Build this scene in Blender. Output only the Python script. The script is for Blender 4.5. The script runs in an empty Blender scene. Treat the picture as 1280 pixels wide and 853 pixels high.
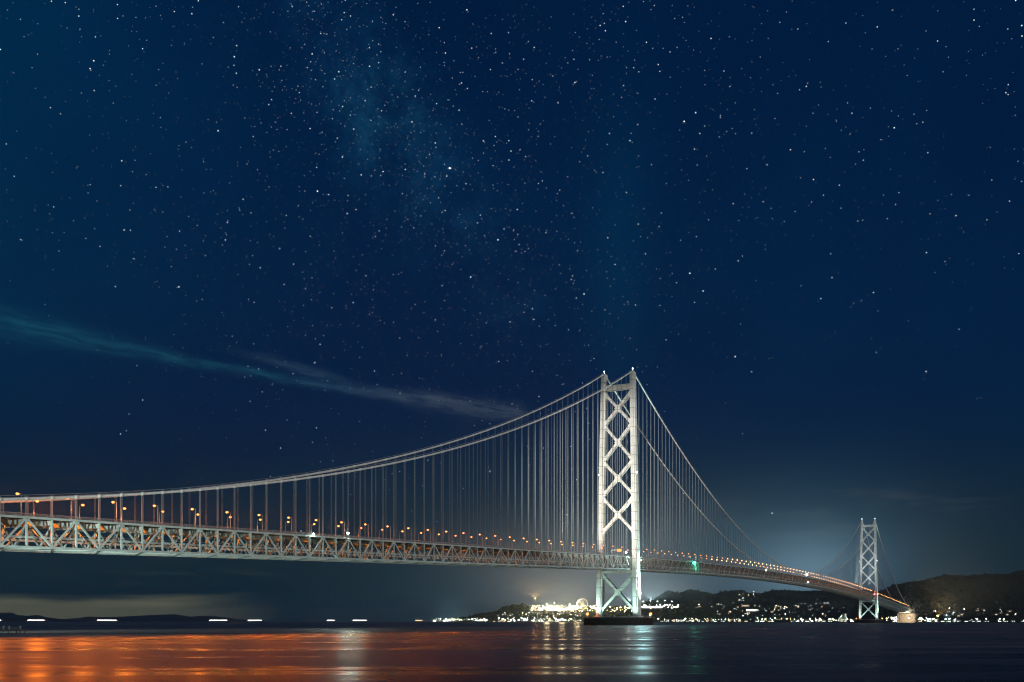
import bpy, math, random
from mathutils import Vector, noise
rnd = random.Random(7)
S = bpy.context.scene
COL = S.collection
R_ = math.radians

# ------------------------------------------------------------------ camera
CAM = Vector((-1151.0, -443.6, 4.5))
HEAD = R_(26.9)
FW = Vector((math.cos(HEAD), math.sin(HEAD), 0))
RT = Vector((math.sin(HEAD), -math.cos(HEAD), 0))
FPX, CX, HY = 1304.0, 640.0, 777.0
cd = bpy.data.cameras.new('camera')
cam = bpy.data.objects.new('camera', cd)
COL.objects.link(cam)
cam.location = CAM
cam.rotation_euler = (R_(90), 0, HEAD - R_(90))
cd.sensor_width = 36
cd.lens = 36 * FPX / 1280
cd.shift_y = (HY - 426.5) / 1280
cd.clip_start = 1
cd.clip_end = 150000
S.camera = cam

def at(x, y, D):
    """a place D metres ahead of the camera, from photograph pixels"""
    return CAM + FW * D + RT * ((x - CX) / FPX * D) + Vector((0, 0, (HY - y) / FPX * D))

# ------------------------------------------------------------------ node helper
class N:
    def __init__(s, tree): s.t = tree; s.n = tree.nodes; s.l = tree.links
    def put(s, sock, v):
        if isinstance(v, bpy.types.NodeSocket): s.l.new(v, sock)
        else: sock.default_value = v
    def m(s, op, a, b=0.0, c=0.0, clamp=False):
        n = s.n.new('ShaderNodeMath'); n.operation = op; n.use_clamp = clamp
        for i, v in enumerate((a, b, c)):
            s.put(n.inputs[i], v)
        return n.outputs[0]
    def add(s, a, b): return s.m('ADD', a, b)
    def mul(s, a, b): return s.m('MULTIPLY', a, b)
    def sub(s, a, b): return s.m('SUBTRACT', a, b)
    def ss(s, v, lo, hi, a=0.0, b=1.0):
        n = s.n.new('ShaderNodeMapRange'); n.interpolation_type = 'SMOOTHSTEP'
        s.put(n.inputs['Value'], v)
        n.inputs['From Min'].default_value = lo; n.inputs['From Max'].default_value = hi
        n.inputs['To Min'].default_value = a; n.inputs['To Max'].default_value = b
        return n.outputs[0]
    def col(s, f, c):
        """scalar times colour"""
        n = s.n.new('ShaderNodeVectorMath'); n.operation = 'SCALE'
        n.inputs[0].default_value = c; s.put(n.inputs['Scale'], f)
        return n.outputs[0]
    def vadd(s, a, b):
        n = s.n.new('ShaderNodeVectorMath'); n.operation = 'ADD'
        s.put(n.inputs[0], a); s.put(n.inputs[1], b); return n.outputs[0]
    def dot(s, a, v):
        n = s.n.new('ShaderNodeVectorMath'); n.operation = 'DOT_PRODUCT'
        s.put(n.inputs[0], a); n.inputs[1].default_value = v; return n.outputs['Value']
    def noise(s, vec, scale, detail=3, rough=.5):
        n = s.n.new('ShaderNodeTexNoise'); s.put(n.inputs['Vector'], vec)
        n.inputs['Scale'].default_value = scale; n.inputs['Detail'].default_value = detail
        n.inputs['Roughness'].default_value = rough; return n.outputs['Fac']
    def comb(s, x, y, z):
        n = s.n.new('ShaderNodeCombineXYZ')
        for i, v in enumerate((x, y, z)): s.put(n.inputs[i], v)
        return n.outputs[0]
    def gauss(s, v, c, w):
        d = s.mul(s.sub(v, c), 1.0 / w)
        return s.m('EXPONENT', s.mul(s.mul(d, d), -1.0))

# ------------------------------------------------------------------ night sky
W = bpy.data.worlds.new('World'); S.world = W
W.use_nodes = True
W.node_tree.nodes.clear()
k = N(W.node_tree)
tc = k.n.new('ShaderNodeTexCoord')
d = tc.outputs['Generated']
nrm = k.n.new('ShaderNodeVectorMath'); nrm.operation = 'NORMALIZE'; k.l.new(d, nrm.inputs[0]); d = nrm.outputs[0]
DEG = 180 / math.pi
az = k.mul(k.m('ARCTAN2', k.dot(d, RT), k.dot(d, FW)), DEG)
el = k.mul(k.m('ARCSINE', k.dot(d, (0, 0, 1))), DEG)
FILL_EL, FILL_DIR = R_(13), Vector((-.13, -.99, 0)).normalized()
nish = k.n.new('ShaderNodeTexSky'); nish.sky_type = 'NISHITA'; nish.sun_disc = False
nish.sun_elevation = FILL_EL
nish.sun_rotation = math.atan2(FILL_DIR.x, FILL_DIR.y)
sc = k.n.new('ShaderNodeVectorMath'); sc.operation = 'SCALE'; k.l.new(nish.outputs[0], sc.inputs[0]); sc.inputs['Scale'].default_value = .00025
c = sc.outputs[0]
# base: deep blue, darker and greener lower down
up = k.ss(el, 2.0, 13.0)
c = k.vadd(c, k.col(up, (.0000, .0105, .046)))
c = k.vadd(c, k.col(k.sub(1.0, up), (.0000, .0155, .0290)))
c = k.vadd(c, k.col(k.mul(k.gauss(az, -30, 9), k.ss(el, 6, 16)), (0, .011, .018)))
# soft large-scale unevenness
big = k.noise(d, 3.2, 3)
c = k.vadd(c, k.col(k.mul(k.ss(big, .35, .75), k.ss(el, 4, 20)), (0.0, .0055, .013)))
def lobe(a0, e0, wa, we, colr, f=None):
    global c
    g = k.mul(k.gauss(az, a0, wa), k.gauss(el, e0, we))
    if f is not None: g = k.mul(g, f)
    c = k.vadd(c, k.col(g, colr))
lobe(5.9, 19.0, 1.7, 7.0, (0, .0075, .013))  # floodlight beam above the near tower, painted into the sky colour
# light of the towns on the low air
lobe(16.2, 2.3, 3.0, 2.0, (.092, .150, .190))
lobe(16.0, 2.6, 5.5, 4.0, (.028, .056, .078))
lobe(4.0, .8, 4.5, 3.2, (.12, .115, .115))
lobe(3.0, .9, 2.0, 1.1, (.17, .145, .115))
lobe(8.4, 1.1, 1.7, 1.0, (.12, .13, .135))
lobe(8.5, 1.5, 9.0, 3.8, (.035, .050, .062))
lobe(-3.3, .2, .85, .8, (.05, .10, .11))
lobe(-2.0, 0.0, 6.0, 4.0, (.010, .020, .026))
# town glow low in the west under dark bars of cloud
cl = k.noise(k.comb(k.mul(az, .09), k.mul(el, 1.1), 3.0), 1.6, 4, .55)
edge = k.add(el, k.mul(k.sub(cl, .5), 1.5))
gl = k.mul(k.ss(edge, .55, 1.55, 1.0, 0.0), k.ss(az, -19.5, -11.5, 1.0, 0.0))
c = k.vadd(c, k.col(gl, (.19, .18, .088)))
wisp = k.mul(k.ss(cl, .56, .70), k.mul(k.gauss(el, 2.0, .8), k.gauss(az, -17, 4)))
c = k.vadd(c, k.col(wisp, (.022, .024, .018)))
w2 = k.mul(k.ss(k.noise(k.comb(k.mul(az, .16), k.mul(el, 1.0), 9.0), 1.2, 4, .6), .48, .72), k.mul(k.gauss(el, 5.6, 1.4), k.gauss(az, 18, 7)))
c = k.vadd(c, k.col(w2, (.018, .016, .012)))
# the thin streak of cloud
wob = k.noise(k.comb(k.mul(az, .22), k.mul(el, .5), 1.0), 1.3, 4, .55)
e0 = k.add(k.add(k.mul(az, -.1215), 11.35), k.mul(k.sub(wob, .5), .45))
off = k.sub(el, e0)
wid = k.add(k.ss(az, -26, -15, .62, .22), k.ss(az, -9, -3, 0, .20))
q = k.m('DIVIDE', off, wid)
band = k.m('EXPONENT', k.mul(k.mul(q, q), -1.0))
tex = k.ss(k.noise(k.comb(k.mul(az, .35), k.mul(off, 2.2), 5.0), 1.8, 6, .68), .28, .70, .15, 1.15)
band = k.mul(k.mul(band, tex), k.ss(az, .1, 1.2, 1.0, 0.0))
east = k.ss(az, -14, -2)
c = k.vadd(c, k.col(k.mul(band, k.sub(1.0, east)), (.005, .034, .040)))
c = k.vadd(c, k.col(k.mul(band, east), (.034, .041, .044)))
o2 = k.m('DIVIDE', k.sub(off, k.add(k.mul(k.add(az, 10.5), -.09), .55)), .22)
b2 = k.mul(k.mul(k.m('EXPONENT', k.mul(k.mul(o2, o2), -1.0)), k.gauss(az, -11.5, 2.3)), tex)
c = k.vadd(c, k.col(b2, (.018, .036, .040)))
# milky way
ax = k.sub(k.add(az, k.mul(k.sub(el, 25), .8)), -6.6)
mw = k.mul(k.gauss(ax, 0, 3.3), k.ss(el, 12, 24))
mwn = k.mul(k.ss(k.noise(d, 17, 6, .65), .36, .72), k.ss(k.noise(d, 120, 3, .6), .3, .7, .55, 1.5))
c = k.vadd(c, k.col(k.mul(mw, mwn), (.002, .015, .030)))
lobe(-7.0, 25.5, 2.3, 2.2, (.002, .016, .022), mwn)
# stars
def stars(scale, rad, amp, thr, power):
    global c
    v = k.n.new('ShaderNodeTexVoronoi'); v.voronoi_dimensions = '3D'; v.feature = 'F1'
    k.l.new(d, v.inputs['Vector']); v.inputs['Scale'].default_value = scale
    sep = k.n.new('ShaderNodeSeparateColor'); k.l.new(v.outputs['Color'], sep.inputs[0])
    cut = k.add(thr, k.add(k.mul(mw, -.55), k.add(k.ss(el, 2, 22, .36, 0.0), k.ss(k.m('ABSOLUTE', k.add(az, 4.0)), 6, 22, -.10, .12))))
    on = k.m('GREATER_THAN', sep.outputs[0], cut)
    br = k.add(.045, k.m('POWER', sep.outputs[1], power))
    core = k.ss(v.outputs['Distance'], rad * .25, rad, 1.0, 0.0)
    f = k.mul(k.mul(core, on), k.mul(k.mul(br, amp), k.ss(el, 1.5, 9)))
    mixc = k.n.new('ShaderNodeMix'); mixc.data_type = 'RGBA'
    k.l.new(sep.outputs[2], mixc.inputs['Factor'])
    mixc.inputs['A'].default_value = (1.0, .88, .80, 1); mixc.inputs['B'].default_value = (.72, .90, 1.0, 1)
    sv = k.n.new('ShaderNodeVectorMath'); sv.operation = 'SCALE'
    k.l.new(mixc.outputs['Result'], sv.inputs[0]); k.l.new(f, sv.inputs['Scale'])
    c = k.vadd(c, sv.outputs[0])
stars(430, .21, .8, .80, 3.0)
stars(300, .165, 2.2, .64, 4.5)
stars(110, .064, 4.4, .55, 4.0)
stars(34, .034, 6.0, .50, 3)
bg = k.n.new('ShaderNodeBackground'); k.l.new(c, bg.inputs['Color']); bg.inputs['Strength'].default_value = 1.0
wo = k.n.new('ShaderNodeOutputWorld'); k.l.new(bg.outputs[0], wo.inputs['Surface'])

# ------------------------------------------------------------------ dim sun lamp added as fill for the bridge's near side, exposure
sl = bpy.data.lights.new('fill_sun', 'SUN'); sl.energy = .92; sl.angle = R_(.5); sl.color = (1.0, .99, .93)
so = bpy.data.objects.new('fill_sun', sl); COL.objects.link(so)
md = Vector((FILL_DIR.x * math.cos(FILL_EL), FILL_DIR.y * math.cos(FILL_EL), math.sin(FILL_EL)))
so.rotation_euler = md.to_track_quat('Z', 'Y').to_euler()
S.view_settings.view_transform = 'Standard'
S.view_settings.look = 'None'
S.view_settings.exposure = 0
S.view_settings.gamma = 1
S.view_settings.use_curve_mapping = False
S.cycles.max_bounces = 5
S.cycles.sample_clamp_indirect = 3
S.cycles.caustics_reflective = False
S.cycles.caustics_refractive = False
S.cycles.use_denoising = True
S.cycles.filter_width = 1.15

# ------------------------------------------------------------------ materials
def mat(name, base, rough=.6, var=.2, scale=.3, metal=0.0, spec=.5, seams=None):
    m = bpy.data.materials.new(name); m.use_nodes = True
    t = N(m.node_tree); p = t.n['Principled BSDF']
    p.inputs['Roughness'].default_value = rough; p.inputs['Metallic'].default_value = metal
    p.inputs['Specular IOR Level'].default_value = spec
    tcn = t.n.new('ShaderNodeTexCoord'); ob = tcn.outputs['Object']
    f = t.noise(ob, scale, 5, .6)
    f = t.ss(f, .3, .7, 1 - var, 1 + var * .4)
    if seams:
        sp = t.n.new('ShaderNodeSeparateXYZ'); t.l.new(ob, sp.inputs[0])
        fr = t.m('FRACT', t.mul(sp.outputs[2], 1 / seams))
        ln = t.m('LESS_THAN', fr, .06)
        f = t.mul(f, t.sub(1.0, t.mul(ln, .5)))
        dr = t.noise(t.comb(t.mul(sp.outputs[0], .7), t.mul(sp.outputs[1], .7), t.mul(sp.outputs[2], .03)), 1.0, 4, .6)
        f = t.mul(f, t.ss(dr, .45, .75, 1.0, .80))
    t.l.new(t.col(f, base), p.inputs['Base Color'])
    return m
def emit(name, colr, s):
    m = bpy.data.materials.new(name); m.use_nodes = True
    t = N(m.node_tree); t.n.clear()
    e = t.n.new('ShaderNodeEmission'); e.inputs['Color'].default_value = (*colr, 1); e.inputs['Strength'].default_value = s
    o = t.n.new('ShaderNodeOutputMaterial'); t.l.new(e.outputs[0], o.inputs['Surface'])
    m.cycles.emission_sampling = 'NONE'
    return m
M = {}
M['tower'] = mat('tower paint', (.72, .74, .71), .55, .14, .12, seams=11.0)
M['truss'] = mat('truss paint', (.50, .59, .56), .55, .22, .25)
M['cable'] = mat('cable wrapping', (.80, .79, .74), .55, .12, .5)
M['girder'] = mat('shaded deck girder', (.13, .14, .14), .7, .3, .3)  # shade under the deck put into the stringer colour
M['rope'] = mat('hanger rope', (.27, .30, .31), .6, .15, .4)
M['asphalt'] = mat('asphalt', (.05, .05, .05), .85, .25, .8)
M['rail'] = mat('galvanised rail', (.34, .36, .36), .6, .2, .5)
M['mast'] = mat('lamp mast steel', (.45, .45, .43), .5, .15, .7)
M['concrete'] = mat('concrete', (.34, .335, .31), .85, .3, .15)
M['dark_concrete'] = mat('wet pier concrete', (.12, .115, .105), .8, .35, .2)
M['fender'] = mat('dark timber fender', (.045, .040, .036), .8, .4, .5)
M['hill'] = mat('wooded hillside', (.030, .034, .026), .95, .6, .012, spec=.1)
M['farhill'] = mat('far wooded range', (.022, .030, .034), .95, .4, .004, spec=.1)
M['leaf'] = mat('tree foliage', (.045, .058, .030), .9, .5, .05, spec=.1)
M['hull'] = mat('ship hull paint', (.03, .034, .045), .6, .2, .1)
M['shipwhite'] = mat('ship white paint', (.62, .62, .6), .5, .1, .2)
M['housewall'] = mat('house wall', (.42, .41, .38), .8, .2, .1)
M['greywall'] = mat('grey house wall', (.26, .27, .27), .8, .2, .1)
M['roof'] = mat('roof tile', (.08, .08, .085), .8, .2, .2)
M['jetty'] = mat('weathered jetty timber', (.11, .10, .085), .85, .4, .8)
M['whitepost'] = mat('white painted steel', (.40, .40, .37), .6, .2, .8)
M['sodium'] = emit('sodium lamp', (1, .33, .08), 3.3)
M['sodium_far'] = emit('far deck lamp', (1, .47, .16), 12)
M['coldlamp'] = emit('mercury lamp', (.75, 1, .88), 45)
M['greenlamp'] = emit('green lamp', (.10, 1, .62), 30)
M['redlamp'] = emit('red lamp', (1, .06, .05), 16)
M['whitelamp'] = emit('white flood lamp', (1, .95, .82), 60)
M['bluelamp'] = emit('white beacon', (.80, .95, 1), 18)
M['win_cold'] = emit('cold lit windows', (.75, .95, .92), 2.2)
M['win_warm'] = emit('warm lit windows', (1, .72, .36), 2.4)
M['win_white'] = emit('white lit windows', (1, .93, .78), 5.0)
M['shiplight'] = emit('ship lit deck', (1, .97, .88), 6)
M['tl_cold'] = emit('town lamp cold', (.70, 1, .95), 26)
M['tl_white'] = emit('town lamp white', (1, .95, .82), 30)
M['tl_warm'] = emit('town lamp warm', (1, .66, .25), 28)

def water_mat():
    m = bpy.data.materials.new('sea water'); m.use_nodes = True
    t = N(m.node_tree); t.n.clear()
    g = t.n.new('ShaderNodeNewGeometry'); pos = g.outputs['Position']
    n1 = t.noise(pos, .055, 4, .55)
    n2 = t.noise(pos, .012, 3, .5)
    b = t.n.new('ShaderNodeBump'); b.inputs['Strength'].default_value = .5; b.inputs['Distance'].default_value = .40
    t.l.new(t.add(n1, t.mul(t.noise(pos, .4, 3, .5), .10)), b.inputs['Height'])
    gl = t.n.new('ShaderNodeBsdfGlossy'); gl.distribution = 'GGX'
    gl.inputs['Color'].default_value = (.38, .38, .38, 1)
    pa = t.noise(t.comb(t.mul(t.dot(pos, FW), .045), t.mul(t.dot(pos, RT), .010), 0.0), 1.0, 5, .6)
    t.l.new(t.add(t.ss(pa, .36, .64, .20, .44), t.mul(t.sub(n1, .5), .10)), gl.inputs['Roughness'])
    t.l.new(b.outputs[0], gl.inputs['Normal'])
    df = t.n.new('ShaderNodeBsdfDiffuse'); df.inputs['Color'].default_value = (.0012, .0022, .0035, 1)
    fr = t.n.new('ShaderNodeFresnel'); fr.inputs['IOR'].default_value = 1.333
    mx = t.n.new('ShaderNodeMixShader'); t.l.new(fr.outputs[0], mx.inputs[0]); t.l.new(df.outputs[0], mx.inputs[1]); t.l.new(gl.outputs[0], mx.inputs[2])
    o = t.n.new('ShaderNodeOutputMaterial'); t.l.new(mx.outputs[0], o.inputs['Surface'])
    return m
M['water'] = water_mat()

# ------------------------------------------------------------------ mesh helper
class MB:
    def __init__(s): s.v = []; s.f = []; s.mi = []; s.cur = 0
    def quadbox(s, p):
        b = len(s.v); s.v += [tuple(q) for q in p]
        for f in ((0, 3, 2, 1), (4, 5, 6, 7), (0, 1, 5, 4), (1, 2, 6, 5), (2, 3, 7, 6), (3, 0, 4, 7)):
            s.f.append(tuple(b + i for i in f)); s.mi.append(s.cur)
    def box(s, x0, x1, y0, y1, z0, z1):
        s.quadbox(((x0, y0, z0), (x1, y0, z0), (x1, y1, z0), (x0, y1, z0), (x0, y0, z1), (x1, y0, z1), (x1, y1, z1), (x0, y1, z1)))
    def bar(s, a, b, w, h, side=(0, 1, 0)):
        """beam from a to b: w across 'side', h in the third direction"""
        a = Vector(a); b = Vector(b); t = (b - a).normalized(); sd = Vector(side)
        sd = (sd - t * sd.dot(t)).normalized(); n = t.cross(sd)
        sw = sd * (w / 2); nh = n * (h / 2)
        s.quadbox((a - sw - nh, a + sw - nh, a + sw + nh, a - sw + nh, b - sw - nh, b + sw - nh, b + sw + nh, b - sw + nh))
    def tube(s, pts, rad, n=8, cap=True):
        pts = [Vector(p) for p in pts]; b = len(s.v); m = len(pts)
        for i, p in enumerate(pts):
            t = (pts[min(i + 1, m - 1)] - pts[max(i - 1, 0)]).normalized()
            ref = Vector((0, 1, 0)) if abs(t.y) < .9 else Vector((1, 0, 0))
            u = t.cross(ref).normalized(); w = u.cross(t)
            r = rad[i] if isinstance(rad, (list, tuple)) else rad
            for j in range(n):
                a = 2 * math.pi * j / n
                s.v.append(tuple(p + u * (r * math.cos(a)) + w * (r * math.sin(a))))
        for i in range(m - 1):
            for j in range(n):
                s.f.append((b + i * n + j, b + i * n + (j + 1) % n, b + (i + 1) * n + (j + 1) % n, b + (i + 1) * n + j)); s.mi.append(s.cur)
        if cap:
            s.f.append(tuple(b + j for j in reversed(range(n)))); s.mi.append(s.cur)
            s.f.append(tuple(b + (m - 1) * n + j for j in range(n))); s.mi.append(s.cur)
    def prism(s, loops):
        """loops: list of equal-length rings, bottom to top"""
        b = len(s.v); n = len(loops[0])
        for L in loops: s.v += [tuple(p) for p in L]
        for i in range(len(loops) - 1):
            for j in range(n):
                s.f.append((b + i * n + j, b + i * n + (j + 1) % n, b + (i + 1) * n + (j + 1) % n, b + (i + 1) * n + j)); s.mi.append(s.cur)
        s.f.append(tuple(b + j for j in reversed(range(n)))); s.mi.append(s.cur)
        s.f.append(tuple(b + (len(loops) - 1) * n + j for j in range(n))); s.mi.append(s.cur)
    def ball(s, p, r, sz=1.0):
        p = Vector(p); b = len(s.v); t = (1 + 5 ** .5) / 2; q = r / math.hypot(1, t)
        for v in ((-1, t, 0), (1, t, 0), (-1, -t, 0), (1, -t, 0), (0, -1, t), (0, 1, t), (0, -1, -t), (0, 1, -t), (t, 0, -1), (t, 0, 1), (-t, 0, -1), (-t, 0, 1)):
            s.v.append((p.x + v[0] * q, p.y + v[1] * q, p.z + v[2] * q * sz))
        for f in ((0, 11, 5), (0, 5, 1), (0, 1, 7), (0, 7, 10), (0, 10, 11), (1, 5, 9), (5, 11, 4), (11, 10, 2), (10, 7, 6), (7, 1, 8), (3, 9, 4), (3, 4, 2), (3, 2, 6), (3, 6, 8), (3, 8, 9), (4, 9, 5), (2, 4, 11), (6, 2, 10), (8, 6, 7), (9, 8, 1)):
            s.f.append(tuple(b + i for i in f)); s.mi.append(s.cur)
    def mesh(s, name, mats, smooth=False):
        me = bpy.data.meshes.new(name); me.from_pydata(s.v, [], s.f); me.update()
        for m in (mats if isinstance(mats, (list, tuple)) else [mats]): me.materials.append(m)
        if len(me.materials) > 1: me.polygons.foreach_set('material_index', s.mi)
        if smooth: me.polygons.foreach_set('use_smooth', [True] * len(me.polygons))
        return me
    def obj(s, name, mats, parent=None, smooth=False, loc=None):
        return link(name, s.mesh(name, mats, smooth), parent, loc)
def link(name, data, parent=None, loc=None):
    o = bpy.data.objects.new(name, data); COL.objects.link(o)
    if parent is not None: o.parent = parent
    if loc is not None: o.location = loc
    return o
def tag(o, label=None, cat=None, group=None, kind=None):
    for a, b in (('label', label), ('category', cat), ('group', group), ('kind', kind)):
        if b: o[a] = b
    return o
def empty(name, loc=(0, 0, 0), parent=None, rz=0):
    o = link(name, None, parent, loc); o.rotation_euler.z = rz; return o
def lamp(name, kind, loc, energy, colr, parent=None, aim=None, size=.3, ang=60, blend=.6):
    l = bpy.data.lights.new(name, kind); l.energy = energy; l.color = colr; l.shadow_soft_size = size
    if kind == 'SPOT': l.spot_size = R_(ang); l.spot_blend = blend
    o = link(name, l, parent, loc)
    if aim is not None: o.rotation_euler = Vector(aim).to_track_quat('-Z', 'Y').to_euler()
    return o
def ordinal(n):
    ones = 'zeroth first second third fourth fifth sixth seventh eighth ninth tenth eleventh twelfth thirteenth fourteenth fifteenth sixteenth seventeenth eighteenth nineteenth'.split()
    tens = {2: 'twenty', 3: 'thirty', 4: 'forty', 5: 'fifty'}
    if n < 20: return ones[n]
    if n % 10 == 0: return {2: 'twentieth', 3: 'thirtieth', 4: 'fortieth', 5: 'fiftieth'}[n // 10]
    return tens[n // 10] + ' ' + ones[n % 10]

# ------------------------------------------------------------------ sea
wm = MB(); L = 27000
wm.v = [(-L, -L, 0), (L, -L, 0), (L, L, 0), (-L, L, 0)]; wm.f = [(0, 1, 2, 3)]; wm.mi = [0]
tag(wm.obj('water', M['water']), kind='structure')

# ------------------------------------------------------------------ hills
def interp(tab, x):
    if x <= tab[0][0]: return tab[0][1]
    for (a, b), (c2, d2) in zip(tab, tab[1:]):
        if x <= c2:
            t = (x - a) / (c2 - a); t = t * t * (3 - 2 * t)
            return b + (d2 - b) * t
    return tab[-1][1]
class Hill:
    def __init__(s, tab, Df, Dr, Db, bump, shelf=.12):
        s.tab = tab; s.Df, s.Dr, s.Db, s.bump, s.shelf = Df, Dr, Db, bump, shelf
    def z(s, x, D):
        zr = max(0.0, (HY - interp(s.tab, x)) / FPX * s.Dr + 4.5)
        if D <= s.Dr:
            t = (D - s.Df) / (s.Dr - s.Df)
            t = max(0.0, (t - s.shelf) / (1 - s.shelf)); g = t ** .85 * (1 - .25 * math.sin(math.pi * t))
            base = 2.2 + (zr - 2.2) * g
        else:
            t = (D - s.Dr) / (s.Db - s.Dr); g = max(0.0, 1 - t); base = zr * g - 8 * t
        p = CAM + FW * D + RT * ((x - CX) / FPX * D)
        n = noise.fractal(Vector((p.x * .0028, p.y * .0028, 3.0)), 1.0, 2.0, 4)
        n2 = noise.fractal(Vector((p.x * .02, p.y * .02, 8.0)), 1.0, 2.0, 3)
        e = min(1.0, zr / 40)
        return base + e * (s.bump * n * math.sin(math.pi * min(1, g)) + s.bump * .055 * n2 * g)
    def ground(s, x, y):
        """depth at which the slope shows at photograph row y"""
        for i in range(240):
            D = s.Df + (s.Dr - s.Df) * i / 239
            if s.z(x, D) >= 4.5 + (HY - y) / FPX * D: return D
        return s.Dr
    def build(s, name, m, step, rows):
        b = MB(); x0, x1 = s.tab[0][0], s.tab[-1][0]; nx = int((x1 - x0) / step) + 1
        for j in range(rows + 1):
            D = s.Df + (s.Db - s.Df) * j / rows
            for i in range(nx):
                x = x0 + (x1 - x0) * i / (nx - 1)
                p = CAM + FW * D + RT * ((x - CX) / FPX * D)
                z = s.z(x, D)
                if j == 0: z = -2
                b.v.append((p.x, p.y, z))
        for j in range(rows):
            for i in range(nx - 1):
                q = j * nx + i
                b.f.append((q, q + 1, q + nx + 1, q + nx)); b.mi.append(0)
        return tag(b.obj(name, m, smooth=True), kind='structure')
H_far = Hill([(-260, 764), (-120, 767), (-40, 764), (0, 766), (15, 766), (22, 769), (35, 770), (46, 769), (60, 772), (78, 774), (95, 773), (112, 771), (130, 771.5), (150, 771), (170, 770), (190, 769), (205, 768.4), (218, 768), (228, 769.5), (238, 771), (250, 770), (265, 770), (282, 772), (300, 774.5), (345, 777.3)], 20000, 22000, 24000, 25, .02)
H_back = Hill([(770, 777), (800, 757), (815, 748), (836, 738.5), (849, 740.5), (862, 736.5), (880, 739), (893, 742), (906, 738), (926, 737), (938, 741), (950, 741), (968, 737), (1000, 738), (1050, 737), (1090, 738), (1130, 741), (1180, 760)], 5100, 6900, 8200, 60)
H_right = Hill([(1060, 772), (1085, 752), (1102, 738), (1120, 730), (1150, 726), (1166, 722), (1183, 718), (1205, 719.5), (1222, 718), (1258, 717.5), (1272, 714), (1285, 711), (1330, 702), (1420, 695), (1560, 700), (1700, 730)], 4300, 5600, 7000, 45)
H_serv = Hill([(566, 777.4), (580, 773), (592, 770), (603, 767), (613, 765), (621, 764), (632, 758), (645, 756), (654, 756), (663, 758), (674, 761), (690, 761), (745, 760), (800, 757), (850, 757), (870, 761), (900, 769), (925, 776)], 4900, 5500, 6100, 14)
for h, nm, m, st, rw in ((H_far, 'far_hills', M['farhill'], 2.5, 16), (H_back, 'hill', M['hill'], 1.6, 70), (H_right, 'hill', M['hill'], 2.0, 60), (H_serv, 'hill', M['hill'], 1.0, 44)):
    h.build(nm, m, st, rw)
# low coast strip under the towns
sh = MB()
pts = [(520, 5600), (545, 5350), (575, 5000), (640, 4750), (700, 4700), (760, 4720), (830, 4750), (900, 4700), (980, 4500), (1040, 4250), (1075, 4080), (1110, 3960), (1150, 3860), (1200, 3900), (1290, 4000), (1450, 4000), (1700, 4000)]
for i, (x, D) in enumerate(pts):
    for dd, z in ((0, -2), (25, 2.6), (1500, 2.9)):
        p = at(x, HY, D + dd); sh.v.append((p.x, p.y, z))
for i in range(len(pts) - 1):
    for j in range(2):
        q = i * 3 + j; sh.f.append((q, q + 3, q + 4, q + 1)); sh.mi.append(0)
tag(sh.obj('shore', M['hill']), kind='structure')
def coast(x):
    for (a, b), (c2, d2) in zip(pts, pts[1:]):
        if x <= c2: return b + (d2 - b) * (x - a) / (c2 - a) + 30
    return 4030
# woods on the slopes
wd = MB()
for h, x0, x1, n in ((H_serv, 570, 920, 1500), (H_right, 1085, 1300, 1900), (H_back, 800, 1100, 1300)):
    for i in range(n):
        x = rnd.uniform(x0, x1); D = h.Df + (h.Dr - h.Df) * rnd.uniform(.12, 1.02)
        p = CAM + FW * D + RT * ((x - CX) / FPX * D); r = rnd.uniform(4, 9) if h is H_serv else rnd.uniform(3, 7)
        if h.z(x, D) < 12: continue
        b0 = len(wd.v); wd.ball((p.x, p.y, h.z(x, D) + r * .3), r, rnd.uniform(.7, 1.0))
        for q in range(b0, len(wd.v)):
            v = Vector(wd.v[q]); wd.v[q] = tuple(v + Vector((rnd.uniform(-1, 1), rnd.uniform(-1, 1), rnd.uniform(-1, 1))) * r * .3)
tag(wd.obj('distant_woods', M['leaf']), 'dark woods covering the hillsides beyond the strait', 'woods', kind='stuff')

# ------------------------------------------------------------------ the air over the strait
hz = MB(); hz.box(-27500, 27500, -27500, 27500, -12, 420)
hm = bpy.data.materials.new('thin sea haze'); hm.use_nodes = True
t = N(hm.node_tree); t.n.clear()
pv = t.n.new('ShaderNodeVolumePrincipled'); pv.inputs['Color'].default_value = (.62, .88, 1, 1)
pv.inputs['Density'].default_value = 3.4e-5; pv.inputs['Anisotropy'].default_value = .75
ou = t.n.new('ShaderNodeOutputMaterial'); t.l.new(pv.outputs[0], ou.inputs['Volume'])
tag(hz.obj('haze', hm), 'thin night haze over the strait', 'haze', kind='stuff')
S.cycles.volume_bounces = 0

# ------------------------------------------------------------------ bridge
XA, XB, SPAN = -960.0, 2951.0, 1991.0
YT = 17.75
def ztop(X):
    if X < 0: return 79.6 + .032 * X
    if X > SPAN: return 79.6 - .032 * (X - SPAN)
    return 79.6 + 14.9 * (1 - ((X - 995.5) / 995.5) ** 2)
def zcab(X):
    if 0 <= X <= SPAN: return 98.0 + 199.2 * ((X - 995.5) / 995.5) ** 2
    t = (X - XA) if X < 0 else (XB - X)
    return 48 + .0715 * t + .000196 * t * t
NODE0, PAN = -816.6, 14.2
nodes = [NODE0 + PAN * i for i in range(-9, 265)]
nodes = [x for x in nodes if XA + 6 < x < XB - 6]
def iseven(x): return round((x - NODE0) / PAN) % 2 == 0
bridge = empty('suspension_bridge')
tag(bridge, 'long white suspension bridge with two braced towers crossing the dark strait', 'bridge')

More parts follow.
